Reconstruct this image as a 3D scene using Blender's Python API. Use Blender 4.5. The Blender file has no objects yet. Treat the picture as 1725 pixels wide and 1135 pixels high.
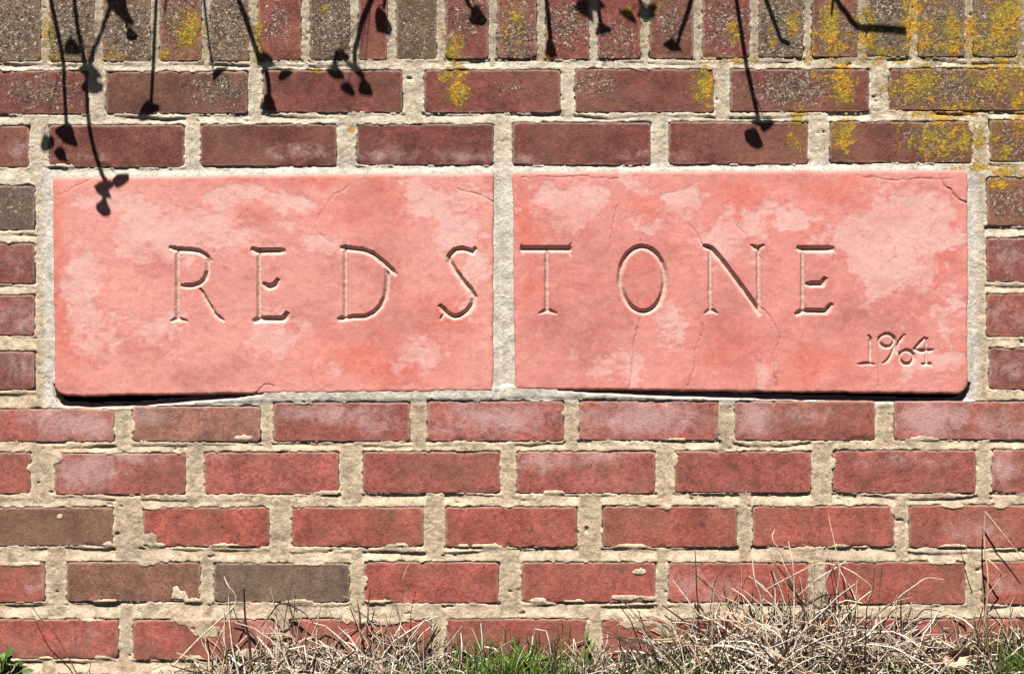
import bpy, math, random
import numpy as np
from mathutils import Vector

# ------------------------------------------------------------------ scale
S = 0.0008                      # metres on the wall per unit of the measured drawing
def WX(u): return (u - 862.0) * S
def WZ(v): return (1160.0 - v) * S
LX, TZ = 0.20, 1.72             # sun ray: travels (LX, 1, -TZ)

scene = bpy.context.scene
C = scene.collection
rnd = random.Random(7)

# ------------------------------------------------------------------ camera, sky, sun, exposure
D = 1.85
cam_d = bpy.data.cameras.new('camera'); cam = bpy.data.objects.new('camera', cam_d); C.objects.link(cam)
cam_z = 0.66
cam.location = (0, -D, cam_z); cam.rotation_euler = (math.radians(90), 0, 0)
cam_d.sensor_width = 36; cam_d.lens = 36 * D / (1725 * S)
cam_d.shift_y = (WZ(567.5) - cam_z) / (1725 * S)
cam_d.clip_start = 0.02; cam_d.clip_end = 500
scene.camera = cam

world = bpy.data.worlds.new('World'); scene.world = world; world.use_nodes = True
wn = world.node_tree
sky = wn.nodes.new('ShaderNodeTexSky'); sky.sky_type = 'NISHITA'; sky.sun_disc = False
sun_dir = Vector((-LX, -1, TZ)).normalized()
sky.sun_elevation = math.asin(sun_dir.z)
sky.sun_rotation = math.atan2(sun_dir.x, sun_dir.y) % (2 * math.pi)
sky.altitude = 800; sky.air_density = 0.12; sky.dust_density = 0.0; sky.ozone_density = 1.0
bg = wn.nodes['Background']; bg.inputs['Strength'].default_value = 0.05
wn.links.new(sky.outputs[0], bg.inputs['Color'])

sun_d = bpy.data.lights.new('sun', 'SUN'); sun_d.energy = 5.0; sun_d.angle = math.radians(0.45)
sun_d.color = (1.0, 0.955, 0.89)
sun = bpy.data.objects.new('sun', sun_d); C.objects.link(sun)
sun.location = (-1, -4, 6); sun.rotation_euler = (-sun_dir).to_track_quat('-Z', 'Y').to_euler()

vs = scene.view_settings
vs.view_transform = 'Standard'; vs.look = 'None'; vs.exposure = 1.62; vs.gamma = 1.0; vs.use_curve_mapping = False

# ------------------------------------------------------------------ helpers
def srgb(r, g, b):
    def f(c):
        c /= 255.0
        return c / 12.92 if c <= 0.04045 else ((c + 0.055) / 1.055) ** 2.4
    return np.array([f(r), f(g), f(b)])
K = 2.7                        # brightness a sunlit upright surface shows per unit of base colour
def alb(r, g, b, k=K): return srgb(r, g, b) / k
def alb4(r, g, b, k=K): return tuple(alb(r, g, b, k)) + (1.0,)

def vnoise(x, y, seed=0):
    x = np.asarray(x, dtype=np.float64); y = np.asarray(y, dtype=np.float64)
    xi = np.floor(x).astype(np.int64); yi = np.floor(y).astype(np.int64)
    fx = x - xi; fy = y - yi
    fx = fx * fx * (3 - 2 * fx); fy = fy * fy * (3 - 2 * fy)
    def h(a, b):
        n = (a * 374761393 + b * 668265263 + seed * 974634777) & 0xFFFFFFFF
        n = ((n ^ (n >> 13)) * 1274126177) & 0xFFFFFFFF
        n = ((n ^ (n >> 16)) * 2246822519) & 0xFFFFFFFF
        return ((n ^ (n >> 15)) & 0xFFFF) / 65535.0
    a = h(xi, yi); b = h(xi + 1, yi); c = h(xi, yi + 1); d = h(xi + 1, yi + 1)
    return (a + (b - a) * fx) * (1 - fy) + (c + (d - c) * fx) * fy
def fbm(x, y, seed=0, o=4, g=0.5):
    s = 0; a = 1; t = 0
    for i in range(o):
        s = s + a * vnoise(x * 2 ** i + 17.3 * i, y * 2 ** i - 9.1 * i, seed + 31 * i); t += a; a *= g
    return s / t * 2 - 1        # about -1..1
def sstep(a, b, x):
    t = np.clip((x - a) / (b - a), 0, 1); return t * t * (3 - 2 * t)
def blobs(lst, u, v):           # soft patches: (u, v, half width, half height, strength)
    f = np.zeros(np.shape(u))
    for (a, b, ra, rb, s) in lst:
        f = np.maximum(f, s * np.exp(-(((u - a) / ra) ** 2 + ((v - b) / rb) ** 2)))
    return f

def mesh_np(name, verts, quads=None, tris=None, smooth=True):
    me = bpy.data.meshes.new(name)
    verts = np.asarray(verts, dtype=np.float32)
    nq = 0 if quads is None else len(quads); nt = 0 if tris is None else len(tris)
    me.vertices.add(len(verts)); me.vertices.foreach_set('co', verts.ravel())
    me.loops.add(nq * 4 + nt * 3); me.polygons.add(nq + nt)
    li = []; st = []
    if nq: li.append(np.asarray(quads).ravel()); st.append(np.arange(nq) * 4)
    if nt: li.append(np.asarray(tris).ravel()); st.append(nq * 4 + np.arange(nt) * 3)
    me.loops.foreach_set('vertex_index', np.concatenate(li).astype(np.int32))
    me.polygons.foreach_set('loop_start', np.concatenate(st).astype(np.int32))
    me.polygons.foreach_set('use_smooth', np.full(nq + nt, smooth, dtype=bool))
    me.update(calc_edges=True); me.validate()
    return me
def fattr(me, name, vals):
    a = me.attributes.new(name, 'FLOAT', 'POINT'); a.data.foreach_set('value', np.asarray(vals, dtype=np.float32).ravel())
def cattr(me, name, rgb):
    a = me.attributes.new(name, 'FLOAT_COLOR', 'POINT')
    rgba = np.ones((len(rgb), 4), dtype=np.float32); rgba[:, :3] = rgb
    a.data.foreach_set('color', rgba.ravel())
def link(name, me, mat, parent=None):
    o = bpy.data.objects.new(name, me); C.objects.link(o)
    if mat: me.materials.append(mat)
    if parent: o.parent = parent; o.matrix_parent_inverse = parent.matrix_world.inverted()
    return o
def empty(name, loc):
    o = bpy.data.objects.new(name, None); C.objects.link(o); o.location = loc; o.empty_display_size = 0.05
    bpy.context.view_layer.update()
    return o
def tag(o, label=None, cat=None, group=None, kind=None):
    if label: o['label'] = label
    if cat: o['category'] = cat
    if group: o['group'] = group
    if kind: o['kind'] = kind
    return o

class NT:                       # short material builder
    def __init__(s, name, rough=0.9):
        s.m = bpy.data.materials.new(name); s.m.use_nodes = True
        s.t = s.m.node_tree; s.b = s.t.nodes['Principled BSDF']
        s.b.inputs['Roughness'].default_value = rough
        s.b.inputs['Specular IOR Level'].default_value = 0.25
    def n(s, typ, **k):
        x = s.t.nodes.new(typ)
        for a, v in k.items(): setattr(x, a, v)
        return x
    def set(s, sock, v):
        if isinstance(v, bpy.types.NodeSocket): s.t.links.new(v, sock)
        elif isinstance(v, (tuple, list, np.ndarray)):
            v = tuple(float(q) for q in v)
            sock.default_value = v if len(v) == len(sock.default_value) else v + (1.0,)
        else: sock.default_value = v
    def pos(s): return s.n('ShaderNodeNewGeometry').outputs['Position']
    def noise(s, scale, detail=4, rough=0.55, dist=0.0, co=None, off=0):
        x = s.n('ShaderNodeTexNoise'); x.inputs['Scale'].default_value = scale
        x.inputs['Detail'].default_value = detail; x.inputs['Roughness'].default_value = rough
        x.inputs['Distortion'].default_value = dist
        co = co or s.pos()
        if off:
            ad = s.n('ShaderNodeVectorMath', operation='ADD'); s.set(ad.inputs[0], co); ad.inputs[1].default_value = (off, off * .7, -off); co = ad.outputs[0]
        s.set(x.inputs['Vector'], co)
        return x.outputs['Fac']
    def voro(s, scale, feature='F1', out='Distance', co=None):
        x = s.n('ShaderNodeTexVoronoi', feature=feature); x.inputs['Scale'].default_value = scale
        s.set(x.inputs['Vector'], co or s.pos()); return x.outputs[out]
    def math(s, op, a, b=0.0, c=None):
        x = s.n('ShaderNodeMath', operation=op); s.set(x.inputs[0], a); s.set(x.inputs[1], b)
        if c is not None: s.set(x.inputs[2], c)
        return x.outputs[0]
    def map(s, v, a, b, c=0.0, d=1.0, smooth=True):
        x = s.n('ShaderNodeMapRange', interpolation_type='SMOOTHSTEP' if smooth else 'LINEAR')
        s.set(x.inputs['Value'], v)
        for nme, q in (('From Min', a), ('From Max', b), ('To Min', c), ('To Max', d)): s.set(x.inputs[nme], q)
        return x.outputs['Result']
    def mix(s, f, a, b, blend='MIX'):
        x = s.n('ShaderNodeMix', data_type='RGBA', blend_type=blend)
        s.set(x.inputs[0], f); s.set(x.inputs[6], a); s.set(x.inputs[7], b); return x.outputs[2]
    def scale(s, col, f):
        x = s.n('ShaderNodeVectorMath', operation='SCALE'); s.set(x.inputs[0], col); s.set(x.inputs['Scale'], f); return x.outputs[0]
    def attr(s, name, out='Fac'):
        x = s.n('ShaderNodeAttribute', attribute_name=name); return x.outputs[out]
    def objcol(s): return s.n('ShaderNodeObjectInfo').outputs['Color']
    def bump(s, h, dist, strength=1.0, normal=None):
        x = s.n('ShaderNodeBump'); x.inputs['Distance'].default_value = dist; x.inputs['Strength'].default_value = strength
        s.set(x.inputs['Height'], h)
        if normal is not None: s.set(x.inputs['Normal'], normal)
        return x.outputs[0]
    def done(s, col, normal=None):
        s.set(s.b.inputs['Base Color'], col)
        if normal is not None: s.set(s.b.inputs['Normal'], normal)
        return s.m

# ------------------------------------------------------------------ weathering fields (where lichen and lime bloom sit on the wall)
YEL = [(80,60,12,40,.75),(315,52,26,42,1.05),(434,55,10,60,.75),(275,92,14,14,.8),(766,90,16,50,1.0),(772,150,18,34,1.0),(870,28,24,26,.7),(745,55,8,40,.6),
       (1335,45,14,26,1.0),(1398,45,18,60,1.15),(1420,135,24,50,1.15),(1185,145,24,42,.95),(1535,40,26,70,1.0),(1603,60,20,50,1.05),(1550,140,50,50,.85),
       (1345,200,18,30,.9),(1340,235,20,30,.75),(1422,225,26,34,.95),(1585,235,75,45,.82),(1690,45,36,60,1.05),(1660,130,70,40,.8),(1705,20,24,30,1.0),(97,170,8,18,1.1),
       (1640,283,60,8,.8),(1700,288,40,16,1.0),(1690,255,40,40,.72),(1690,310,36,14,.7),(1560,375,18,24,.55),(1600,195,110,10,.85),(1100,14,20,20,.6),(1058,18,10,14,.8),
       (535,118,14,6,.9),(548,20,12,20,.8),(1240,55,16,30,.7),(1455,55,10,50,.9),(1490,90,40,22,.7),(915,110,14,40,.4),(200,95,50,12,.55),(1475,105,160,8,.62),(1240,100,60,10,.6),(590,215,8,12,.7),(1560,60,90,70,.62),(1400,100,50,70,.6),(1600,190,130,60,.6),(1690,80,60,80,.75),(1460,60,24,60,.8),(1640,60,30,60,.85),(1500,150,30,40,.6),(1640,235,60,50,.75),(1300,60,16,40,.5),(1370,70,14,40,.6),(760,120,30,70,.6),(320,60,40,50,.6),(430,100,24,14,.6),(85,95,30,14,.6),(510,80,30,40,.4),(1190,110,30,60,.5),(865,60,30,50,.45),(1080,60,24,30,.4),(1700,130,50,50,.8),(1720,200,40,60,.6)]
GRY = [(10,40,60,70,1.0),(120,50,45,70,1.0),(215,55,50,60,.9),(300,20,40,90,.7),(385,45,45,65,1.0),(470,40,40,40,.6),(555,50,42,60,1.0),(700,50,40,60,.55),(790,20,40,60,.6),
       (870,60,44,60,.8),(955,40,40,50,.75),(1040,70,44,50,.6),(1130,40,40,40,.6),(1220,40,46,50,.75),(1315,55,44,60,1.1),(1405,60,44,60,.8),(1495,40,44,60,1.1),
       (1590,60,44,60,1.1),(1680,60,60,60,1.1),(70,155,70,34,.75),(370,150,60,30,.7),(1000,140,34,26,.6),(1340,150,90,34,.8),(1590,150,120,40,.9),(1580,240,60,34,.9),
       (1700,240,60,40,.6),(30,345,50,40,.4),(1700,340,60,40,.5),(760,90,30,60,.4),(860,150,40,20,.35)]
EFF = [(130,715,80,30,.95),(90,700,90,16,.8),(250,700,60,20,.5),(560,695,130,18,.8),(640,715,60,22,.6),(830,705,110,30,.85),(1080,705,120,32,.95),(1270,705,36,36,1.0),(1360,700,60,16,.6),
       (1570,705,70,32,.95),(1690,715,60,30,.7),(150,790,62,32,.95),(220,770,60,12,.8),(920,775,60,22,.75),(1000,770,60,14,.6),(1690,790,28,36,.9),(1530,775,100,14,.5),(500,255,60,16,.55),
       (650,260,60,14,.6),(790,262,70,14,.5),(880,270,30,12,.5),(1100,262,80,12,.4),(30,255,24,24,.5),(150,265,50,10,.35),(30,535,40,34,.6),(30,620,40,34,.6),(30,440,30,30,.4),(1700,435,40,34,.5),
       (1700,620,50,30,.55),(1700,530,50,30,.45),(360,770,40,12,.5),(60,980,40,20,.5),(140,1070,40,24,.45),(450,1060,60,20,.5),(1160,980,40,30,.5),(1200,1000,60,30,.5),(1640,900,60,30,.55),(1690,985,40,30,.5)]

# ------------------------------------------------------------------ materials
def lichen_layers(t, base, ly, lg):
    """grey crust, white flecks and yellow-orange rosettes over a masonry colour; returns colour and relief"""
    p = t.pos()
    n1 = t.noise(85, 5, 0.66, 0.4, co=p); n2 = t.noise(190, 5, 0.68, 1.0, co=p, off=3.1); n3 = t.noise(280, 4, 0.66, 1.0, co=p, off=7.7)
    g = t.math('ADD', lg, t.math('MULTIPLY', t.math('SUBTRACT', n1, 0.5), 2.2))
    gm = t.math('MULTIPLY', t.map(t.math('ADD', g, t.math('MULTIPLY', t.math('SUBTRACT', n2, 0.5), 1.2)), 0.42, 0.72), t.map(lg, 0.05, 0.3))
    gcol = t.mix(t.map(n2, 0.40, 0.58), (0.022, 0.019, 0.015), t.mix(t.map(n1, .4, .6), (0.165, 0.132, 0.090), (0.130, 0.078, 0.052)))
    col = t.mix(t.math('MULTIPLY', gm, 0.72), base, gcol)
    gw = t.math('MULTIPLY', t.map(g, 0.12, 0.55), t.map(lg, 0.06, 0.35))
    w = t.math('MULTIPLY', t.map(n3, 0.555, 0.645, 0, .9), gw)
    col = t.mix(w, col, (0.340, 0.318, 0.266))
    dk = t.math('MULTIPLY', t.map(n3, 0.44, 0.36), gw)
    col = t.mix(t.math('MULTIPLY', dk, 0.9), col, (0.012, 0.010, 0.009))
    ny_ = t.noise(75, 6, 0.72, 0.6, co=p, off=5.3)
    y = t.math('ADD', ly, t.math('MULTIPLY', t.math('SUBTRACT', ny_, 0.5), 3.4))
    y = t.math('ADD', y, t.math('MULTIPLY', t.math('SUBTRACT', n2, 0.5), 1.4))
    ym = t.math('MULTIPLY', t.map(y, 0.54, 0.82), t.map(ly, 0.08, 0.25))
    ycol = t.mix(t.map(t.noise(30, 2, co=p, off=1.7), 0.42, 0.60), (0.222, 0.156, 0.020), (0.325, 0.168, 0.012))
    ycol = t.scale(ycol, t.map(n3, 0.36, 0.64, 0.5, 1.4))
    halo = t.math('MULTIPLY', t.map(t.math('ADD', ly, t.math('MULTIPLY', t.math('SUBTRACT', ny_, 0.5), 1.0)), 0.15, 0.85), 0.72)
    col = t.mix(halo, col, t.mix(0.45, col, (0.178, 0.111, 0.022)))
    col = t.mix(t.math('MULTIPLY', ym, 0.88), col, ycol)
    rel = t.math('ADD', t.math('MULTIPLY', gm, t.map(n2, 0.3, 0.7, 0.0, 0.9)), t.math('MULTIPLY', ym, t.map(n3, 0.3, 0.7, 0.3, 1.2)))
    return col, rel

def make_brick_mat():
    t = NT('fired_brick', 0.92); p = t.pos()
    base = t.objcol()
    c = t.scale(base, t.map(t.noise(26, 3, co=p), 0.3, 0.7, 0.74, 1.22))
    c = t.mix(t.map(t.noise(70, 4, 0.6, co=p, off=2.2), 0.52, 0.75, 0, 0.4), c, t.scale(c, 0.6))
    fine = t.noise(620, 4, 0.7, co=p)
    c = t.scale(c, t.map(fine, 0.30, 0.70, 0.66, 1.34, False))
    c = t.scale(c, t.map(t.noise(150, 4, 0.65, 0.8, co=p, off=1.3), 0.32, 0.68, 0.72, 1.28))
    c = t.mix(t.map(t.noise(9, 3, 0.6, co=p, off=12.0), 0.45, 0.68, 0, 0.5), c, t.mix(0.55, c, (0.15, 0.085, 0.055)))
    sp = t.noise(430, 2, 0.5, co=p, off=9.1)
    c = t.mix(t.map(sp, 0.70, 0.78, 0, 0.45), c, (0.266, 0.200, 0.163))
    pit = t.noise(330, 3, 0.6, co=p, off=4.4)
    c = t.mix(t.map(pit, 0.36, 0.28, 0, 0.8), c, (0.016, 0.008, 0.007))
    e = t.math('ADD', t.attr('bloom'), t.math('MULTIPLY', t.math('SUBTRACT', t.noise(48, 7, 0.74, 0.5, co=p, off=6.6), 0.5), 2.4))
    em = t.math('MULTIPLY', t.map(e, 0.05, 1.1, 0, 0.80), t.map(t.attr('bloom'), 0.03, 0.3))
    em = t.math('MULTIPLY', em, t.map(fine, 0.35, 0.62, 0.65, 1.1))
    c = t.mix(em, c, (0.300, 0.192, 0.182))
    du = t.math('ADD', t.attr('edge_dust'), t.math('MULTIPLY', t.math('SUBTRACT', t.noise(60, 6, 0.72, co=p, off=15.0), 0.5), 1.8))
    c = t.mix(t.math('MULTIPLY', t.map(du, 0.35, 1.15, 0, 0.62), t.map(fine, 0.35, 0.6, 0.5, 1.15)), c, (0.200, 0.140, 0.112))
    sx = t.n('ShaderNodeSeparateXYZ'); t.set(sx.inputs[0], p)
    low = t.math('ADD', t.map(sx.outputs['Z'], 0.02, 0.16, 1.0, 0.0, False), t.math('MULTIPLY', t.math('SUBTRACT', t.noise(38, 6, 0.7, co=p, off=21.0), 0.5), 2.0))
    c = t.mix(t.map(low, 0.35, 1.2, 0, 0.5), c, (0.120, 0.085, 0.058))
    c, rel = lichen_layers(t, c, t.attr('lichen_yellow'), t.attr('lichen_grey'))
    h = t.math('ADD', t.math('MULTIPLY', fine, 0.7), t.map(pit, 0.36, 0.24, 0, -1.3))
    h = t.math('ADD', h, t.math('MULTIPLY', t.noise(150, 4, 0.65, 0.8, co=p, off=8.0), 1.2))
    h = t.math('ADD', h, t.math('MULTIPLY', rel, 1.3))
    return t.done(c, t.bump(h, 0.0011, 0.85))
def make_mortar_mat():
    t = NT('lime_mortar', 0.95); p = t.pos()
    c = t.attr('mortar_colour', 'Color')
    c = t.scale(c, t.map(t.noise(55, 4, 0.6, co=p), 0.3, 0.7, 0.78, 1.18))
    fine = t.noise(760, 3, 0.65, co=p, off=2.0)
    c = t.scale(c, t.map(fine, 0.3, 0.7, 0.78, 1.18))
    grit = t.noise(480, 2, 0.5, co=p, off=11.0)
    c = t.mix(t.map(grit, 0.33, 0.26, 0, 0.75), c, (0.056, 0.046, 0.033))
    c, rel = lichen_layers(t, c, t.attr('lichen_yellow'), t.math('MULTIPLY', t.attr('lichen_grey'), 0.85))
    h = t.math('ADD', t.math('MULTIPLY', fine, 0.8), t.math('MULTIPLY', t.noise(200, 4, 0.6, co=p, off=5.0), 1.6))
    h = t.math('ADD', h, t.math('ADD', t.math('MULTIPLY', rel, 0.8), t.map(grit, 0.36, 0.24, 0, -0.9)))
    return t.done(c, t.bump(h, 0.0012, 0.85))
def make_stone_mat():
    t = NT('pink_sandstone', 0.9); p = t.pos()
    c = t.attr('stone_colour', 'Color')
    fine = t.noise(520, 4, 0.65, co=p)
    c = t.scale(c, t.map(fine, 0.3, 0.7, 0.88, 1.11))
    c = t.mix(t.map(t.noise(170, 5, 0.7, co=p, off=2.5), 0.62, 0.72, 0, 0.35), c, t.mix(0.5, c, (0.252, 0.078, 0.056)))
    c, rel = lichen_layers(t, c, t.math('MULTIPLY', t.attr('lichen_yellow'), 0.62), 0.0)
    c = t.mix(t.map(t.noise(105, 5, 0.68, 0.7, co=p, off=9.0), 0.44, 0.66, 0, 0.30), c, t.mix(0.5, c, tuple(alb(255, 214, 190))))
    c = t.mix(t.map(t.noise(75, 5, 0.7, 1.2, co=p, off=14.0), 0.54, 0.70, 0, 0.45), c, t.mix(0.6, c, tuple(alb(214, 112, 100))))
    h = t.math('ADD', t.math('MULTIPLY', fine, 0.5), t.noise(160, 4, 0.6, co=p, off=4.0))
    return t.done(c, t.bump(h, 0.0006, 0.55))
M_brick, M_mortar, M_stone = make_brick_mat(), make_mortar_mat(), make_stone_mat()

def plain_mat(name, col, rough=0.8, var=0.25, scale=300, trans=0.0):
    t = NT(name, rough)
    c = t.scale(col, t.map(t.noise(scale, 3), 0.3, 0.7, 1 - var, 1 + var))
    return t.done(c)
def blade_mat(name, rough, trans):
    t = NT(name, rough)
    c = t.scale(t.attr('blade_colour', 'Color'), t.map(t.noise(260, 3), 0.3, 0.7, 0.72, 1.25))
    if trans:
        tr = t.n('ShaderNodeBsdfTranslucent'); t.set(tr.inputs['Color'], c)
        mx = t.n('ShaderNodeMixShader'); mx.inputs[0].default_value = trans
        t.t.links.new(t.b.outputs[0], mx.inputs[1]); t.t.links.new(tr.outputs[0], mx.inputs[2])
        t.t.links.new(mx.outputs[0], t.t.nodes['Material Output'].inputs['Surface'])
    return t.done(c)
M_straw = blade_mat('dry_straw', 0.6, 0.15); M_green = blade_mat('green_blade', 0.5, 0.3)
M_twig = plain_mat('dark_bark', (0.045, 0.030, 0.022)); M_leaf = plain_mat('dark_leaf', (0.035, 0.055, 0.018), 0.5)
def soil_mat():
    t = NT('soil', 0.95); p = t.pos()
    c = t.mix(t.map(t.noise(30, 5, 0.65, co=p), 0.35, 0.65), (0.020, 0.015, 0.010), (0.062, 0.048, 0.030))
    c = t.mix(t.map(t.noise(4, 4, co=p, off=2), 0.45, 0.6, 0, 0.6), c, (0.026, 0.040, 0.010))
    return t.done(c, t.bump(t.noise(120, 5, 0.7, co=p), 0.006, 0.9))
M_soil = soil_mat()
M_core = plain_mat('wall_back_render', alb(190, 175, 150), 0.95, 0.2, 40)

# ------------------------------------------------------------------ ground
def ground_v(u):                # height of the soil line along the wall, in drawing units
    return 1146 - 52 * sstep(1050, 1350, u) + 18 * sstep(1500, 1600, u) - 16 * sstep(380, 520, u) + 12 * sstep(650, 760, u)
gx = np.concatenate([[-60, -20, -6, -2.4], np.linspace(-1.2, 1.2, 121), [2.4, 6, 20, 60]])
gy = np.concatenate([[-60, -20, -6, -2.5], np.linspace(-1.2, 0.02, 62), [0.3, 1, 4, 15, 60]])
GX, GY = np.meshgrid(gx, gy)
def ground_z(x, y):
    u = x / S + 862.5
    near = np.exp(-(np.maximum(-y, 0) / 0.16) ** 2)
    bumps = 0.010 * fbm(x * 14, y * 14, 3) * np.exp(-(np.hypot(x, y) / 3) ** 2)
    return WZ(ground_v(np.clip(u, 0, 1725))) * near - 0.012 * (1 - near) + bumps - 0.004
gz = ground_z(GX, GY)
ny, nx = GX.shape
idx = np.arange(nx * ny).reshape(ny, nx)
gq = np.stack([idx[:-1, :-1], idx[:-1, 1:], idx[1:, 1:], idx[1:, :-1]], -1).reshape(-1, 4)
ground = link('ground', mesh_np('ground', np.stack([GX, GY, gz], -1).reshape(-1, 3), gq), M_soil)
tag(ground, 'brown soil and turf at the foot of the brick wall', 'ground', kind='structure')

# ------------------------------------------------------------------ brick layout (u0, u1, v0, v1) measured on the drawing
bricks = []                     # dict(rect, colour, soldier)
def add_row(joints, vl, vr, lo, hi, tag_='', pitch=263):
    """joints: pairs (end of brick, start of next); vl / vr: (top, bottom) at u=0 and u=1725"""
    joints = sorted(joints)
    while joints[0][0] > lo: joints.insert(0, (joints[0][0] - pitch + rnd.uniform(-4, 4), joints[0][1] - pitch + rnd.uniform(-4, 4)))
    while joints[-1][0] < hi: joints.append((joints[-1][0] + pitch + rnd.uniform(-4, 4), joints[-1][1] + pitch + rnd.uniform(-4, 4)))
    for (a, b) in zip(joints[:-1], joints[1:]):
        u0, u1 = a[1], b[0]; m = np.clip((u0 + u1) / 2 / 1725, 0, 1)
        v0 = vl[0] + (vr[0] - vl[0]) * m; v1 = vl[1] + (vr[1] - vl[1]) * m
        bricks.append(dict(r=(u0, u1, v0 + rnd.uniform(-1.2, 1.2), v1 + rnd.uniform(-1.2, 1.2)), t=tag_, tilt=(rnd.uniform(-1, 1))))
LO, HI = -640, 2360
sj = [76,166,261,347,427,515,597,660,743,830,912,1000,1087,1176,1271,1361,1453,1540,1633,1721]
add_row([(c - 8, c + 7) for c in sj], (-128, 105), (-128, 96), LO, HI, 'soldier', 88)
add_row([(148,178),(417,443),(678,714),(944,968),(1202,1230),(1464,1497)], (121,193), (115,187), LO, HI, 'r1')
add_row([(48,82),(310,337),(566,600),(831,863),(1096,1126),(1361,1398),(1638,1667)], (212,283), (204,274), LO, HI, 'r2')
for (a, b) in ((313,388),(410,478),(497,565),(592,656)):
    add_row([(-206 + (a % 7) * 6, -178 + (a % 7) * 6), (58, 9000)], (a, b), (a, b), LO, 57, 'side')
for (a, b) in ((300,382),(400,474),(495,567),(587,657)):
    add_row([(-9000, 1662 + (a % 5) * 2), (1896 + (a % 7) * 5, 1924 + (a % 7) * 5)], (a, b), (a, b), 0, HI, 'side')
add_row([(192,222),(438,460),(690,720),(950,976),(1210,1237),(1474,1506)], (678,745), (675,742), LO, HI, 'a')
add_row([(51,92),(312,344),(570,611),(842,870),(1104,1136),(1366,1403),(1644,1671)], (763,832), (759,831), LO, HI, 'b')
add_row([(190,241),(453,491),(713,750),(972,1015),(1241,1268),(1506,1531)], (855,920), (851,922), LO, HI, 'c')
add_row([(75,112),(337,360),(589,613),(840,879),(1104,1126),(1361,1390),(1626,1654)], (948,1013), (946,1017), LO, HI, 'd')
add_row([(199,224),(461,487),(726,752),(990,1015),(1251,1278),(1515,1540)], (1043,1110), (1041,1110), LO, HI, 'e')
add_row([(68,96),(332,358),(596,624),(858,884),(1120,1148),(1384,1410),(1650,1678)], (1137,1206), (1137,1206), LO, HI, 'f')
for b in bricks:                # the two bricks under the left plaque sit lower where the joint has opened
    if b['t'] == 'a' and b['r'][0] < 60 and b['r'][1] > 60: b['r'] = (b['r'][0], b['r'][1], b['r'][2] + 12, b['r'][3])
    if b['t'] == 'a' and 200 < b['r'][0] < 300: b['r'] = (b['r'][0], b['r'][1], b['r'][2] + 8, b['r'][3])
bricks = [b for b in bricks if -900 < b['r'][0] < b['r'][1] < 2700]

def brick_colour(b):
    u = (b['r'][0] + b['r'][1]) / 2; v = (b['r'][2] + b['r'][3]) / 2; t = b['t']
    j = rnd.uniform(0.9, 1.12)
    if t == 'soldier':
        c = alb(142, 92, 76) if (int(u) // 88) % 3 == 0 else alb(150, 84, 72)
        if u < 230 or 340 < u < 420 or 1270 < u < 1370 or u > 1440: c = alb(132, 104, 84)
        if 660 < u < 743: c = alb(120, 98, 74)
        if 515 < u < 596: c = alb(122, 98, 76)
        return c * j, None
    if t in ('r1', 'r2'):
        c = alb(134, 76, 67)
        if t == 'r1' and 170 < u < 420: c = alb(126, 82, 68)
        return c * j, None
    if t == 'side':
        if u < 60 and v < 400: return alb(104, 92, 80), 'grey brown brick'
        if u < 60: return alb(150, 88, 78) * j, None
        if v < 390 and u > 1600: return alb(150, 102, 82), None
        return alb(158, 90, 80) * j, None
    if t == 'a' and 222 < u < 438: return alb(174, 120, 104), 'pale brown brick'
    if t == 'c' and 0 < u < 190: return alb(140, 102, 82), 'dark brown brick'
    if t == 'd' and 112 < u < 337: return alb(152, 108, 88), 'brown brick with a mortar smear'
    if t == 'd' and 360 < u < 590: return alb(132, 108, 92), 'grey brown brick'
    if t in ('a', 'b'): return alb(178, 100, 90) * j, None
    if u > 2000 or u < -100: return alb(*rnd.choice([(160,78,68),(140,80,66),(126,98,76)])) * j, None
    return alb(181, 98, 84) * j, None

# ------------------------------------------------------------------ the wall
wall = empty('brick_wall', (0, 0, 0))
tag(wall, 'red brick wall in running bond under an upright top course, holding two pink stone plaques', 'wall')

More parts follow.
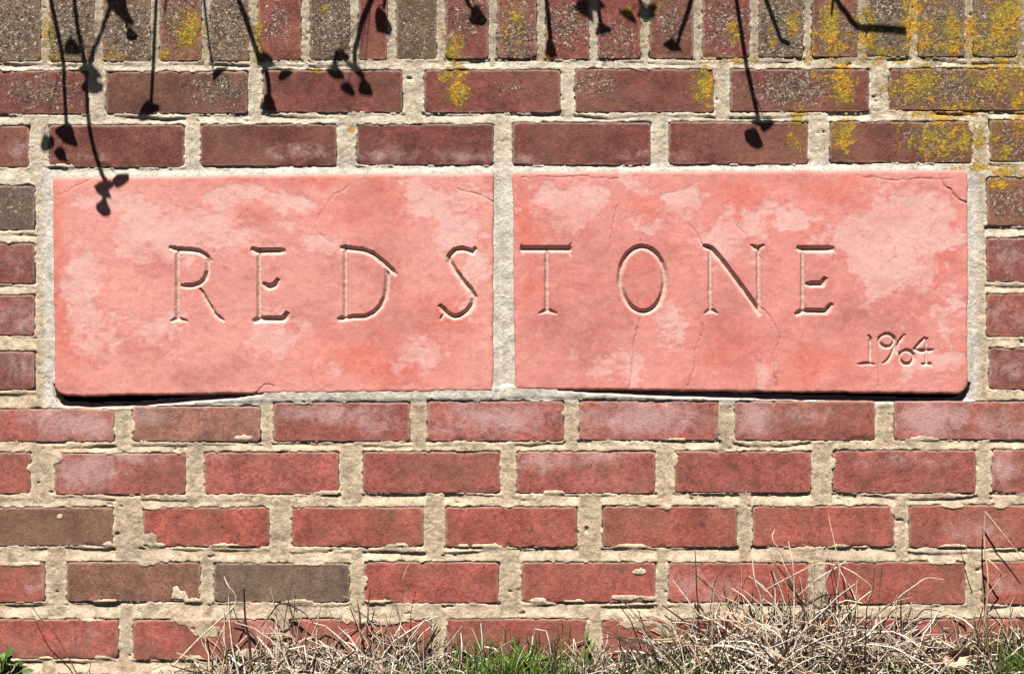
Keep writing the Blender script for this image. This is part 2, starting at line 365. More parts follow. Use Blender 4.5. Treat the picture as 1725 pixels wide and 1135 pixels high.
def brick_mesh(b, i):
    u0, u1, v0, v1 = b['r']; w, h = u1 - u0, v1 - v0
    def ax(L):
        n = max(3, int(L / (5.0 if -60 < u0 < 1790 and v1 < 1130 else 16))); e = [0, .8, 2.0, 4.0]
        return np.concatenate([e, np.linspace(7, L - 7, n), [L - q for q in reversed(e)]])
    A, B = np.meshgrid(ax(w), ax(h)); ny, nx = A.shape
    e = np.minimum(np.minimum(A, w - A), np.minimum(B, h - B))
    r = 2.4
    q = np.clip(1 - e / r, 0, 1); dep = r * 0.8 * (1 - np.sqrt(np.maximum(1 - q * q, 0)))
    U, V = u0 + A, v0 + B
    # chipped corners and wavy arrises
    dep = dep + 3.0 * sstep(7, 0, np.hypot(np.minimum(A, w - A), np.minimum(B, h - B))) * vnoise(U / 30, V / 30, 5)
    edge = sstep(8, 0, e)
    chip = sstep(0.30, 0.55, fbm(U / 20, V / 20, 60 + i, 3)) * sstep(9, 1, e); dep = dep + 2.2 * chip
    U = U + edge * 1.6 * fbm(U / 11, V / 11, 40 + i, 3); V = V + edge * 1.5 * fbm(U / 11, V / 11, 90 + i, 3)
    cr = sstep(7, 0, np.minimum(A, w - A)) * sstep(7, 0, np.minimum(B, h - B))
    U = U + cr * 0.9 * np.sign(w / 2 - A); V = V + cr * 0.9 * np.sign(h / 2 - B)
    dep = dep * S + 0.0005 * fbm(U / 40, V / 40, 7, 3) + 0.0009 * (vnoise(i * 1.7, 3.3, 9) - .5) + 0.0010 * b['tilt'] * (A / w - .5) + 0.0009 * edge * fbm(U / 6, V / 6, 77, 2)
    front = np.stack([WX(U), dep, WZ(V)], -1).reshape(-1, 3)
    idx = np.arange(nx * ny).reshape(ny, nx)
    quads = [np.stack([idx[:-1, :-1], idx[1:, :-1], idx[1:, 1:], idx[:-1, 1:]], -1).reshape(-1, 4)]
    ring = np.concatenate([idx[0, :-1], idx[:-1, -1], idx[-1, :0:-1], idx[:0:-1, 0]])
    back = front[ring].copy(); back[:, 1] = 0.09
    bi = nx * ny + np.arange(len(ring))
    quads.append(np.stack([ring, np.roll(ring, -1), np.roll(bi, -1), bi], -1))
    verts = np.concatenate([front, back])
    me = mesh_np('brick', verts, np.concatenate(quads))
    uu = np.concatenate([U.ravel(), U.ravel()[ring]]); vv = np.concatenate([V.ravel(), V.ravel()[ring]])
    fattr(me, 'lichen_yellow', blobs(YEL, uu, vv)); fattr(me, 'lichen_grey', blobs(GRY, uu, vv)); fattr(me, 'bloom', blobs(EFF, uu, vv)); ee = np.concatenate([e.ravel(), e.ravel()[ring]]); fattr(me, 'edge_dust', sstep(8, 0, ee))
    return me
for i, b in enumerate(bricks):
    o = link('brick', brick_mesh(b, i), M_brick, wall)
    col, lab = brick_colour(b)
    o.color = tuple(float(q) for q in col) + (1.0,)
    if lab: o['label'] = lab

# stones: quads (tl, tr, br, bl) and the lines cut into them
STL = [(88,298),(832,291),(831,659),(92,668)]
STR = [(862,290),(1630,286),(1629,664),(866,656)]

# mortar: a relief sheet filling the joints
def axis(lo, a, b, hi, fine, coarse):
    return np.concatenate([np.arange(lo, a, coarse), np.arange(a, b, fine), np.arange(b, hi + coarse, coarse)])
mu = axis(-660, -30, 1755, 2390, 2.2, 9); mv = axis(-132, -12, 1150, 1212, 2.2, 7)
U, V = np.meshgrid(mu, mv)
sd = np.full(U.shape, 60.0); dtop = np.full(U.shape, 60.0); dbot = np.full(U.shape, 60.0)
for b in bricks:
    u0, u1, v0, v1 = b['r']; i0, i1 = np.searchsorted(mu, [u0 - 60, u1 + 60]); j0, j1 = np.searchsorted(mv, [v0 - 60, v1 + 60])
    if i1 <= i0 or j1 <= j0: continue
    uu, vv = U[j0:j1, i0:i1], V[j0:j1, i0:i1]
    qx = np.maximum(u0 - uu, uu - u1); qy = np.maximum(v0 - vv, vv - v1)
    d = np.where((qx > 0) & (qy > 0), np.hypot(qx, qy), np.maximum(qx, qy))
    sd[j0:j1, i0:i1] = np.minimum(sd[j0:j1, i0:i1], d)
    dt = np.where((qx < 3) & (vv > v1 - 1), vv - v1, 60.0)
    dtop[j0:j1, i0:i1] = np.minimum(dtop[j0:j1, i0:i1], dt)
    dt = np.where((qx < 3) & (vv < v0 + 1), v0 - vv, 60.0)
    dbot[j0:j1, i0:i1] = np.minimum(dbot[j0:j1, i0:i1], dt)
def quad_sd(q, u, v):
    d = np.full(np.shape(u), -1e9)
    for k in range(4):
        (ax_, ay), (bx, by) = q[k], q[(k + 1) % 4]
        L = math.hypot(bx - ax_, by - ay); d = np.maximum(d, ((u - ax_) * (by - ay) - (v - ay) * (bx - ax_)) / L)
    return d
sq = np.minimum(quad_sd(STL, U, V), quad_sd(STR, U, V))
rag = 2.0 * fbm(U / 20, V / 16, 11, 3) + 2.6 * fbm(U / 7, V / 7, 12, 3) + 1.2 * fbm(U / 60, V / 30, 13, 2) - 0.4
SMEAR = [(252,908,16,13),(262,918,16,6),(300,1002,16,9),(296,996,8,12),(905,1012,14,7),(1060,1006,30,6),(1076,962,14,6),(1095,1008,20,5),(1060,920,34,6),(330,1046,40,14),(350,1062,30,12),
         (410,737,18,6),(985,880,8,10),(640,1012,30,3),(480,915,10,8),(1070,1050,40,10),(1120,1060,26,14),(640,1046,60,8),(100,870,6,6),(97,772,10,10),(735,905,8,10),(430,1100,40,10)]
sr = random.Random(5)
for b in bricks:
    u0, u1, v0, v1 = b['r']
    if b['t'] in ('a', 'b', 'c', 'd', 'e', 'r2') and u1 > 0 and u0 < 1725:
        for _ in range(sr.choice([0, 1, 1, 2, 3]) if b['t'] in ('c', 'd', 'e') else sr.choice([0, 0, 1])):
            SMEAR.append((sr.uniform(u0 + 8, u1 - 8), v1 - 2 if sr.random() < .65 else v0 + 2, sr.uniform(8, 34), sr.uniform(3, 6)))
        if sr.random() < .35: SMEAR.append((sr.choice([u0, u1]), sr.uniform(v0, v1), sr.uniform(5, 9), sr.uniform(8, 20)))
sm = np.zeros(U.shape)
for (a, b_, ra, rb) in SMEAR: sm = np.maximum(sm, np.exp(-(((U - a) / ra) ** 2 + ((V - b_) / rb) ** 2)))
smw = np.where(sm > 0.02, (sm - 0.45 + 0.34 * fbm(U / 8, V / 6, 21, 4, .65)) * 14, -99)
dw = np.maximum(sd + rag, smw)
over = np.minimum(sd, 0)                                  # how far inside a brick outline
low = fbm(U / 90, V / 60, 31, 3)
bed = (dtop < 40) & (dbot < 40)                           # bed joints: cut back under the brick above, sloping out to the brick below
tj = np.clip(dtop / np.maximum(dtop + dbot, 1e-3), 0, 1)
cut = np.clip(0.6 + 1.2 * low, 0.06, 1.5)
lipw = np.clip(2.0 + 14 * fbm(U / 130, V / 50, 34, 3), 0, 9)          # a ledge of mortar left under the brick above, then the tooled cut
tl = np.clip((dtop - lipw) / np.maximum(dtop + dbot - lipw, 1e-3), 0, 1)
bedp = np.where(dtop < lipw, 0.25, 0.2 + cut * 3.3 * sstep(0, .12, tl) * (1 - sstep(.15, .95, tl)))
perp = 0.9 * sstep(0, 5, sd) * (0.7 + 0.9 * vnoise(U / 200, V / 90, 33))
perp = perp + 1.1 * np.abs(fbm(U / 7, V / 7, 35, 3)) * sstep(.45, .7, vnoise(U / 150, V / 70, 36)) * sstep(0, 3, sd)
prof = np.where(bed, bedp, perp)
prof = prof + 0.75 * fbm(U / 26, V / 12, 41, 4) + 0.40 * fbm(U / 6, V / 5, 42, 2)
slit = sstep(5, 1.5, dtop) * sstep(-1.5, .5, sd) * sstep(0.16, 0.34, fbm(U / 70, V / 40, 53, 2))
prof = prof + 4.0 * slit
hole = sstep(0.58, 0.72, fbm(U / 22, V / 12, 52, 3)) * sstep(1, 5, sd)
prof = prof + 3.5 * hole
prof = np.where(sd < 0, -0.45 + 0.25 * fbm(U / 6, V / 6, 43, 2) + 0.02 * over, prof)
prof = np.where((smw > 0) & (sd < 0), -0.55 - 0.25 * np.clip(smw / 5, 0, 1) + .2 * fbm(U / 9, V / 9, 22, 3), prof)
depth = np.where(dw > 0, prof, 1.0 + np.minimum(-dw * 2.0, 8.0))
# joint round the stones: flush and pale, but open under the two bottom ends
sides = (sq > -12) & (sq < 40)
near = sstep(34, 6, sq)
flush = -0.3 + 1.5 * sstep(0, 10, sq) * sstep(28, 14, sq) + 0.7 * fbm(U / 24, V / 24, 61, 4)
depth = np.where((sd > 1) & (dw > 0), depth * (1 - near) + (flush + 0.35 * prof) * near, depth)
edgeL = np.interp(U, [92, 831], [667, 659]); edgeR = np.interp(U, [866, 1629], [656, 664])
below = np.where(U < 845, V - edgeL, V - edgeR)
lip = (V > 640) & (below > -8) & (below < 24) & (U > 96) & (U < 1628)
depth = np.where(lip & (dw > 0), np.minimum(depth, -1.7 * sstep(17, 9, below) + 0.6 * fbm(U / 9, V / 9, 72, 3)), depth)
gapL = np.interp(U, [90, 95, 104, 150, 215, 300, 400, 445], [4, 14, 20, 22, 21.5, 15, 7.5, 0], left=-99, right=-99)
gapR = np.interp(U, [940, 1000, 1100, 1300, 1500, 1600, 1622, 1632, 1635], [0, 4.5, 9, 13.5, 16, 17, 15, 5, -3], left=-99, right=-99)
gw = 1.6 * fbm(U / 30, V / 30, 71, 3)
g = np.maximum(gapL + gw - (V - edgeL), gapR + gw - (V - edgeR))
g = np.where((V > 645) & (below > -20), g, -99)
depth = np.where((g > 0), np.maximum(depth, np.minimum(g * 5.0, 26.0)), depth)
depth = np.where(sq < -6, np.maximum(depth, 22.0), depth)
# colour: cream above, tan below, pale grey round the stones
up = sstep(640, 250, V)
cream = alb(244, 230, 206); tan = alb(246, 222, 190); pale = alb(246, 237, 222); grey = alb(212, 190, 164)
col = tan[None, None] * (1 - up[..., None]) + cream[None, None] * up[..., None]
col = col * (1 - sstep(30, 12, sq)[..., None]) + pale[None, None] * sstep(30, 12, sq)[..., None]
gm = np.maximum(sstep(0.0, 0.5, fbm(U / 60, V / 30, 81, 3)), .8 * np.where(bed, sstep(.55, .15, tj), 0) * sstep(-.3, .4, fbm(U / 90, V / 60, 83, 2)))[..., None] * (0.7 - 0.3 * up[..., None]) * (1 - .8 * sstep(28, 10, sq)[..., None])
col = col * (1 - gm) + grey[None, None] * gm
ctr = (~bed) & (sd > 0); gc = (0.62 * sstep(3.0, 8.0, sd + 3 * fbm(U / 12, V / 20, 84, 3)) * ctr * sstep(12, 26, np.abs(sq)))[..., None] * (1 - .55 * up[..., None])
col = col * (1 - gc) + alb(216, 194, 164) * gc
sold = (sstep(112, 96, V) * (0.55 + .45 * fbm(U / 70, V / 60, 85, 2)))[..., None]; col = col * (1 - .8 * sold) + alb(172, 150, 120) * .8 * sold
pk = sstep(.0, .5, fbm(U / 50, V / 36, 86, 3))[..., None] * .35; col = col * (1 - pk) + col * np.array([1.04, .95, .93]) * pk
col = col * (1 - 0.28 * sstep(0.1, 0.5, fbm(U / 9, V / 9, 82, 3))[..., None] * (1 - .5 * up[..., None]))
ny, nx = U.shape; idx = np.arange(nx * ny).reshape(ny, nx)
mq = np.stack([idx[:-1, :-1], idx[1:, :-1], idx[1:, 1:], idx[:-1, 1:]], -1).reshape(-1, 4)
# drop what lies wholly behind bricks and stones
hid = (sd < -9) & (dw < -6) | (sq < -12)
keep = ~hid.ravel()[mq].all(1); mq = mq[keep]
used = np.zeros(nx * ny, bool); used[mq.ravel()] = True; remap = np.cumsum(used) - 1; mq = remap[mq]
mv3 = np.stack([WX(U), depth * 0.001, WZ(V)], -1).reshape(-1, 3)[used]
me = mesh_np('mortar', mv3, mq)
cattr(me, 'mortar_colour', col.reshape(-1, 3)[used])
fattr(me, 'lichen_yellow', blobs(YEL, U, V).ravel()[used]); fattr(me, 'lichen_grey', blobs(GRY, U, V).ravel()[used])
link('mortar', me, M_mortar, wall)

def box(name, x0, x1, y0, y1, z0, z1, mat, parent=None):
    v = [(x, y, z) for z in (z0, z1) for y in (y0, y1) for x in (x0, x1)]
    q = [(0,2,3,1),(4,5,7,6),(0,1,5,4),(2,6,7,3),(0,4,6,2),(1,3,7,5)]
    return link(name, mesh_np(name, v, np.array(q), smooth=False), mat, parent)
box('wall_back', WX(-655), WX(2385), 0.026, 0.23, WZ(1300), WZ(-126), M_core, wall)

# ------------------------------------------------------------------ the two carved stones
def arc(cu, cv, ru, rv, a0, a1, n=24, rot=0):
    out = []
    for k in range(n + 1):
        a = math.radians(a0 + (a1 - a0) * k / n); x, y = ru * math.cos(a), rv * math.sin(a)
        c, s = math.cos(rot), math.sin(rot); out.append((cu + x * c - y * s, cv + x * s + y * c))
    return out
LET = {
 'L': [
  ('letter R', [([(299.5,419),(299.5,539)], 8.5), ([(286,417),(300,421),(318,421),(335,424),(346,430),(355,440)], 10), ([(346,430),(351,441),(351,456),(347,468),(338,477),(325,482.0),(305,482.0)], 9.5),
                ([(337,486),(349,508),(362,529),(378,541)], 7.5), ([(288,541),(299.5,536),(316,541)], 7)]),
  ('letter E', [([(437,419),(437,538)], 9), ([(424,420),(434,424),(480,423)], 12.0), ([(443,478),(453,484),(463,481),(469,470)], 11), ([(427,541),(440,537),(470,538),(479,537),(485,526)], 11.5)]),
  ('letter D', [([(582,418),(582,537)], 8.5), ([(574,417),(592,419.5),(609.5,421.5),(627,427.5),(644,441),(655,451),(667,463)], 10.5), ([(650,452),(653.5,462),(653,474),(651.5,487),(649,500),(642,515),(630,527),(615,533.5),(592,534.5),(569,538)], 10)]),
  ('letter S', [([(801.5,418),(795.6,425),(788.7,422),(776.5,419.5),(766,422.0),(757.4,432.0),(757,441),(766,456),(778,472),(792,488),(799,501),(796.5,512),(787,524),(775,532.0),(764,534),(752,528),(740,514)], 10.5), ([(742,538),(749,526)], 5)])],
 'R': [
  ('letter T', [([(878,419.5),(960,419.5)], 12.0), ([(877,412),(881,420),(880,430)], 4.0), ([(961,410),(957,420),(961,431)], 4.5), ([(921,422),(921,526)], 8.5), ([(908,528),(921,522),(937,528)], 7.5)]),
  ('letter O', [(arc(1081.5, 471, 37.5, 54.5, 0, 360, 48, -0.03), 10.5)]),
  ('letter N', [([(1195.5,420),(1195.5,526)], 8), ([(1184,415),(1197,419),(1211,435),(1242,476),(1270,514),(1279,530)], 11), ([(1277,418),(1278,528)], 8.5), ([(1264,413),(1275,419),(1286,413)], 8), ([(1186,528),(1195.5,521),(1208,528)], 7)]),
  ('letter E', [([(1351.5,417),(1351.5,526)], 8.5), ([(1342,418),(1352,420),(1403,419.5)], 12), ([(1356,479),(1384,479),(1390,468)], 11), ([(1339,530),(1351,524),(1366,524.5),(1390,525),(1401,512)], 11)]),
  ('numeral 1', [([(1461,564),(1465,570),(1465,611)], 6.5), ([(1443,613),(1460,612),(1472,613)], 6)]),
  ('numeral 9', [(arc(1492.5, 573.5, 13, 10.5, 0, 360, 24), 6.5), ([(1505.5,573),(1506,584),(1500,598),(1494,607),(1486,612)], 6.5)]),
  ('numeral 6', [([(1523,563),(1512,577),(1509,590),(1513,600)], 6), (arc(1526, 601.5, 12, 11.5, 0, 360, 24), 6.5)]),
  ('numeral 4', [([(1558,568),(1549,577),(1540,588),(1552,591.5),(1571,589)], 7), ([(1559.5,569),(1559.5,612)], 5.5), ([(1552,613),(1567,613)], 5.5)])]}
CRACK = {'L': [([(590,310),(560,330),(540,360),(528,385),(545,402),(565,412)], .6), ([(832,340),(800,325),(770,318)], .8), ([(98,330),(130,312),(165,300)], .7), ([(430,662),(445,648),(462,650)], 1.6)],
         'R': [([(1577,288),(1590,312),(1610,332),(1630,343)], 1.2), ([(1183,545),(1172,590),(1158,650)], 1.0), ([(1078,535),(1066,575),(1060,652)], 1.0), ([(1285,520),(1313,562),(1302,600),(1306,655)], 1.0),
               ([(1160,375),(1182,408),(1195,420)], .8), ([(1040,345),(1030,390),(1025,420)], .7), ([(1478,600),(1478,650)], .9), ([(1250,290),(1262,330),(1240,380),(1290,440)], .5), ([(1430,350),(1412,400),(1400,440)], .6), ([(880,300),(960,296),(1040,303)], .7), ([(1440,297),(1500,303),(1600,300)], .7)]}
def seg_dist(poly, u, v, cap=1.0):
    d = np.full(u.shape, 1e9); n = len(poly) - 1
    for k, (a, b) in enumerate(zip(poly[:-1], poly[1:])):
        ax_, ay = a; bx, by = b; L = math.hypot(bx - ax_, by - ay) + 1e-9
        al = ((u - ax_) * (bx - ax_) + (v - ay) * (by - ay)) / L; pe = ((u - ax_) * (by - ay) - (v - ay) * (bx - ax_)) / L
        lo = np.maximum(-al, 0) * (cap if k == 0 else 1); hi = np.maximum(al - L, 0) * (cap if k == n - 1 else 1)
        d = np.minimum(d, np.hypot(pe, lo + hi))
    return d
PALE = {'L': [(300,390,150,70,.75),(480,350,60,28,.95),(390,335,70,26,.8),(720,335,90,36,.9),(770,400,46,50,.95),(800,480,24,60,.8),(230,560,140,60,.62),(145,480,40,150,.7),(560,420,60,20,.7),(560,610,80,40,.55),(430,560,90,60,.5),(700,600,60,40,.5),(190,345,80,30,.7)],
        'R': [(965,345,70,34,1.05),(1160,335,34,34,1.0),(1330,365,60,26,1.0),(1500,395,95,75,1.15),(1490,480,75,50,.95),(1220,395,80,44,.85),(1080,380,50,30,.7),(1120,520,40,60,.6),(1010,620,100,40,.6),(1290,620,40,60,.55),(1560,620,70,40,.65),(1080,310,40,20,.6),(1600,540,20,70,.6)]}
REDD = {'L': [(98,420,14,130,.9),(110,560,40,80,.8),(130,480,24,16,.8),(640,600,120,50,.85),(590,360,70,26,.6),(480,300,160,12,.7),(650,330,40,60,.6),(740,520,60,40,.6),(400,370,60,20,.5)],
        'R': [(1592,420,16,60,1.2),(1575,470,14,40,1.0),(880,370,22,80,.9),(1250,330,50,50,.9),(1370,610,70,36,.9),(900,480,40,40,.8),(1080,470,34,44,.8),(1230,590,60,50,.75),(1400,320,60,20,.7),(1100,345,40,20,.7),(1600,600,20,40,.7),(1350,400,40,30,.6)]}
BRWN = {'L': [(340,635,110,26,.8),(640,450,50,70,.85),(670,540,80,40,.7),(620,340,50,40,.5),(350,480,60,60,.35),(560,470,40,50,.45),(260,600,80,30,.4),(140,640,60,20,.4)],
        'R': [(940,540,70,60,.9),(1060,470,60,50,.6),(1230,540,50,70,.8),(1430,530,50,40,.9),(1385,470,40,60,.6),(1130,420,60,40,.6),(1000,460,40,60,.6),(930,420,50,40,.5),(1330,560,60,30,.5),(970,600,60,30,.6)]}
def make_stone(key, quad, name, label, corner):
    st = 1.25
    nu = int((quad[1][0] - quad[0][0]) / st); nv = int((quad[2][1] - quad[1][1]) / st)
    a = np.linspace(0, 1, nu + 1); b = np.linspace(0, 1, nv + 1); A, B = np.meshgrid(a, b)
    q = np.array(quad, float)
    P = (q[0][None, None] * ((1 - A) * (1 - B))[..., None] + q[1][None, None] * (A * (1 - B))[..., None] + q[2][None, None] * (A * B)[..., None] + q[3][None, None] * ((1 - A) * B)[..., None])
    U, V = P[..., 0].copy(), P[..., 1].copy()
    wd, hg = quad[1][0] - quad[0][0], quad[2][1] - quad[1][1]
    xa, ya = A * wd, B * hg
    e = np.minimum(np.minimum(xa, wd - xa), np.minimum(ya, hg - ya))
    # round the corners
    for (cx, cy, r) in ((0, 0, corner[0]), (1, 0, corner[1]), (1, 1, corner[2]), (0, 1, corner[3])):
        dx = (r - (wd - xa if cx else xa)); dy = (r - (hg - ya if cy else ya))
        inn = (dx > 0) & (dy > 0); rr = np.hypot(dx, dy)
        f = np.where(inn & (rr > r), r / np.maximum(rr, 1e-6), 1.0)
        U = U + np.where(inn, dx * (1 - f), 0) * (-1 if cx else 1); V = V + np.where(inn, dy * (1 - f), 0) * (-1 if cy else 1)
        e = np.where(inn, np.minimum(e, np.maximum(r - rr, 0)), e)
    wob = sstep(14, 0, e)
    U = U + wob * 1.7 * fbm(U / 24, V / 24, 101, 3); V = V + wob * 1.7 * fbm(U / 24, V / 24, 102, 3)
    r = 6.5; qd = np.clip(1 - e / r, 0, 1); dep = r * 0.75 * (1 - np.sqrt(np.maximum(1 - qd * qd, 0))) * S
    dep = dep - 0.0028 + 0.0007 * fbm(U / 90, V / 90, 103, 4) + 0.00035 * fbm(U / 14, V / 14, 104, 3) + wob * 0.0007 * fbm(U / 12, V / 12, 105, 3)
    w1, w2 = 34 * fbm(U / 50, V / 50, 9, 4, .6), 34 * fbm(U / 50, V / 50, 10, 4, .6)
    pal = blobs(PALE[key], U + w1, V + w2) - 0.44 + 0.62 * fbm(U / 75, V / 50, 111, 6, .62) + 0.16 * fbm(U / 9, V / 7, 113, 3)
    pm = sstep(-0.08, 0.22, pal) * (0.75 + 0.5 * fbm(U / 40, V / 30, 112, 4))
    dep = dep + 0.00035 * pm
    crk = np.zeros(U.shape)
    for (poly, w) in CRACK[key]:
        d = seg_dist(poly, U + 5 * fbm(U / 16, V / 16, 121, 4, .65), V + 5 * fbm(U / 16, V / 16, 122, 4, .65)); w = w * (0.45 + 0.8 * vnoise(U / 20, V / 20, 123)); ck = np.exp(-(d / (1.1 * w + .35)) ** 2); dep = dep + 0.0012 * w * ck; crk = np.maximum(crk, np.clip(w, 0, 1) * ck)
    gro = np.zeros(U.shape); own = np.full(U.shape, -1)
    ws = 0.7 * fbm(U / 7, V / 7, 131, 2)
    for k, (lab, strokes) in enumerate(LET[key]):
        us = [p[0] for s_ in strokes for p in s_[0]]; vs_ = [p[1] for s_ in strokes for p in s_[0]]
        m = (U > min(us) - 14) & (U < max(us) + 14) & (V > min(vs_) - 14) & (V < max(vs_) + 14)
        um, vm = U[m], V[m]; gl = np.zeros(um.shape)
        for (poly, w) in strokes:
            hw = w * .49 + 1.0 + ws[m] * .8
            ends = np.minimum(np.hypot(um - poly[0][0], vm - poly[0][1]), np.hypot(um - poly[-1][0], vm - poly[-1][1]))
            if len(poly) > 2 and poly[0] != poly[-1]: hw = hw * (.52 + .48 * np.clip(ends / 9, 0, 1))
            gl = np.maximum(gl, np.maximum(hw - seg_dist(poly, um, vm, 2.2), 0) * 1.32)
        bet = gl > gro[m]; t = gro[m]; t[bet] = gl[bet]; gro[m] = t; o_ = own[m]; o_[bet] = k; own[m] = o_
    dep = dep + gro * S
    verts = np.stack([WX(U), dep, WZ(V)], -1).reshape(-1, 3)
    # colour of the weathered surface
    base, cp, cr, cb = (alb(252, 172, 161) if key == 'L' else alb(249, 164, 154)), alb(255, 204, 196), alb(241, 114, 94), alb(203, 118, 110)
    rm = np.clip(blobs(REDD[key], U + w1 * .8, V + w2 * .8) * (0.95 + 1.1 * fbm(U / 40, V / 40, 141, 4)), 0, 1)
    bm = np.clip(blobs(BRWN[key], U + w1, V + w2) * (0.9 + 1.0 * fbm(U / 30, V / 30, 142, 5, .65)), 0, 1)
    gen = fbm(U / 110, V / 80, 143, 5, .6)[..., None]; smoke = sstep(.05, .45, fbm(U / 85 + 3, V / 60, 149, 6, .62))[..., None]
    c = base * (1 + 0.10 * gen); c = c * (1 - .6 * smoke) + alb(218, 130, 122) * .6 * smoke; grn = sstep(.1, .5, fbm(U / 18, V / 14, 150, 4, .6))[..., None] * .25; c = c * (1 - grn) + alb(222, 128, 118) * grn
    c = c * (1 - 0.62 * rm[..., None]) + cr * 0.62 * rm[..., None]
    c = c * (1 - 0.8 * bm[..., None]) + cb * 0.8 * bm[..., None]
    c = c * (1 - 0.9 * np.clip(pm, 0, 1)[..., None]) + cp * 0.9 * np.clip(pm, 0, 1)[..., None]
    rim = np.exp(-((pal + 0.035) / 0.035) ** 2)[..., None] * 0.26
    c = c * (1 - rim) + alb(228, 120, 110) * rim
    fl = sstep(0.38, 0.55, fbm(U / 11, V / 8, 145, 3)) * sstep(0.0, 0.3, fbm(U / 70, V / 50, 146, 3))
    c = c * (1 - 0.35 * fl[..., None]) + alb(216, 112, 108) * 0.35 * fl[..., None]
    str_ = 0.035 * fbm(U / 6, V / 60, 147, 3)[..., None] + 0.03 * fbm(U / 60, V / 5, 148, 3)[..., None]
    c = c * (1 + str_)
    gl_ = sstep(0.5, 3, gro)[..., None]; c = c * (1 - .7 * gl_) + alb(255, 214, 198) * .7 * gl_  # cut letters coloured paler, painting in the bright look of their sunlit faces
    c = c * (1 - .42 * crk[..., None]) + alb(150, 84, 80) * .42 * crk[..., None]
    ly = blobs(YEL, U, V).ravel()
    cols = c.reshape(-1, 3)
    idx = np.arange(U.size).reshape(U.shape)
    quads = np.stack([idx[:-1, :-1], idx[1:, :-1], idx[1:, 1:], idx[:-1, 1:]], -1).reshape(-1, 4)
    gf = gro.ravel()[quads]; isl = (gf > 0.25).sum(1) >= 2
    of = own.ravel()[quads].max(1)
    ring = np.concatenate([idx[0, :-1], idx[:-1, -1], idx[-1, :0:-1], idx[:0:-1, 0]])
    back = verts[ring].copy(); back[:, 1] = 0.10
    bi = U.size + np.arange(len(ring)); sideq = np.stack([ring, np.roll(ring, -1), np.roll(bi, -1), bi], -1)
    verts = np.concatenate([verts, back]); cols = np.concatenate([cols, cols[ring]]); ly = np.concatenate([ly, ly[ring]])
    def piece(nm, qs, par):
        used = np.zeros(len(verts), bool); used[qs.ravel()] = True; rm_ = np.cumsum(used) - 1
        me = mesh_np(nm, verts[used] - np.array(org), rm_[qs]); cattr(me, 'stone_colour', cols[used]); fattr(me, 'lichen_yellow', ly[used])
        o = bpy.data.objects.new(nm, me); C.objects.link(o); me.materials.append(M_stone)
        if par: o.parent = par
        else: o.location = org
        return o
    org = (WX((quad[2][0] + quad[3][0]) / 2), 0.0, WZ(quad[2][1]))
    root = piece(name, np.concatenate([quads[~isl], sideq]), None)
    tag(root, label, 'stone plaque', 'carved pink stone plaques')
    for k, (lab, _) in enumerate(LET[key]):
        sel = isl & (of == k)
        o = piece('carved_numeral' if 'numeral' in lab else 'carved_letter', quads[sel], root); o['label'] = 'carved ' + lab
    return root
make_stone('L', STL, 'stone_plaque', 'pink stone plaque carved with the letters REDS, set in the brick wall', (8, 7, 5, 22))
make_stone('R', STR, 'stone_plaque', 'pink stone plaque carved with the letters TONE and the year 1964', (8, 10, 22, 7))

# ------------------------------------------------------------------ thin plants
class Tubes:
    def __init__(s): s.v = []; s.q = []; s.c = []; s.n = 0
    def add(s, pts, r0, r1, col=(1, 1, 1), sides=3, flat=1.0):
        pts = np.asarray(pts, float); n = len(pts)
        tan = np.gradient(pts, axis=0); tan /= np.linalg.norm(tan, axis=1)[:, None] + 1e-9
        ref = np.array([0.3, -1.0, 0.2]); sx = np.cross(tan, ref); sx /= np.linalg.norm(sx, axis=1)[:, None] + 1e-9
        sy = np.cross(tan, sx)
        r = np.linspace(r0, r1, n)[:, None]
        for k in range(sides):
            a = 2 * math.pi * k / sides
            s.v.append(pts + r * (math.cos(a) * sx + flat * math.sin(a) * sy))
        base = s.n
        i = np.arange(n - 1)
        for k in range(sides):
            k2 = (k + 1) % sides
            s.q.append(np.stack([base + k * n + i, base + k2 * n + i, base + k2 * n + i + 1, base + k * n + i + 1], -1))
        s.n += sides * n; s.c.append(np.tile(np.asarray(col, float), (sides * n, 1)))
    def leaf(s, p, d, nrm, L, W, col, cup=0.15, rag=0.0):
        """a pointed oval blade of real thickness, folded along its midrib"""
        p, d, nrm = (np.asarray(q, float) for q in (p, d, nrm)); d = d / np.linalg.norm(d)
        sd_ = np.cross(d, nrm); sd_ /= np.linalg.norm(sd_) + 1e-9; nn = np.cross(sd_, d)
        t = np.linspace(0, 1, 7); w = W * np.sin(math.pi * np.clip(t * .93 + .05, 0, 1)) ** .8 * (1 + rag * (np.array([rnd.random() for _ in t]) - .5)); w2 = w * (1 + rag * .8 * (np.array([rnd.random() for _ in t]) - .5))
        mid = p + t[:, None] * L * d - (t ** 2)[:, None] * L * .18 * nn
        l = mid + w[:, None] * sd_ + (w * cup * 2)[:, None] * nn; r = mid - w2[:, None] * sd_ + (w2 * cup * 2)[:, None] * nn
        th = 0.0004 * nn; base = s.n
        for q in (l, mid, r): s.v.append(q)
        for q in (l, mid, r): s.v.append(q - th)
        i = np.arange(6)
        F = lambda a, b: np.stack([base + a * 7 + i, base + b * 7 + i, base + b * 7 + i + 1, base + a * 7 + i + 1], -1)
        s.q += [F(0, 1), F(1, 2), F(4, 3), F(5, 4), F(3, 0), F(2, 5)]
        s.n += 42; s.c.append(np.tile(np.asarray(col, float), (42, 1)))
    def build(s, name, mat, parent=None):
        me = mesh_np(name, np.concatenate(s.v), np.concatenate(s.q)); cattr(me, 'blade_colour', np.concatenate(s.c))
        return link(name, me, mat, parent)

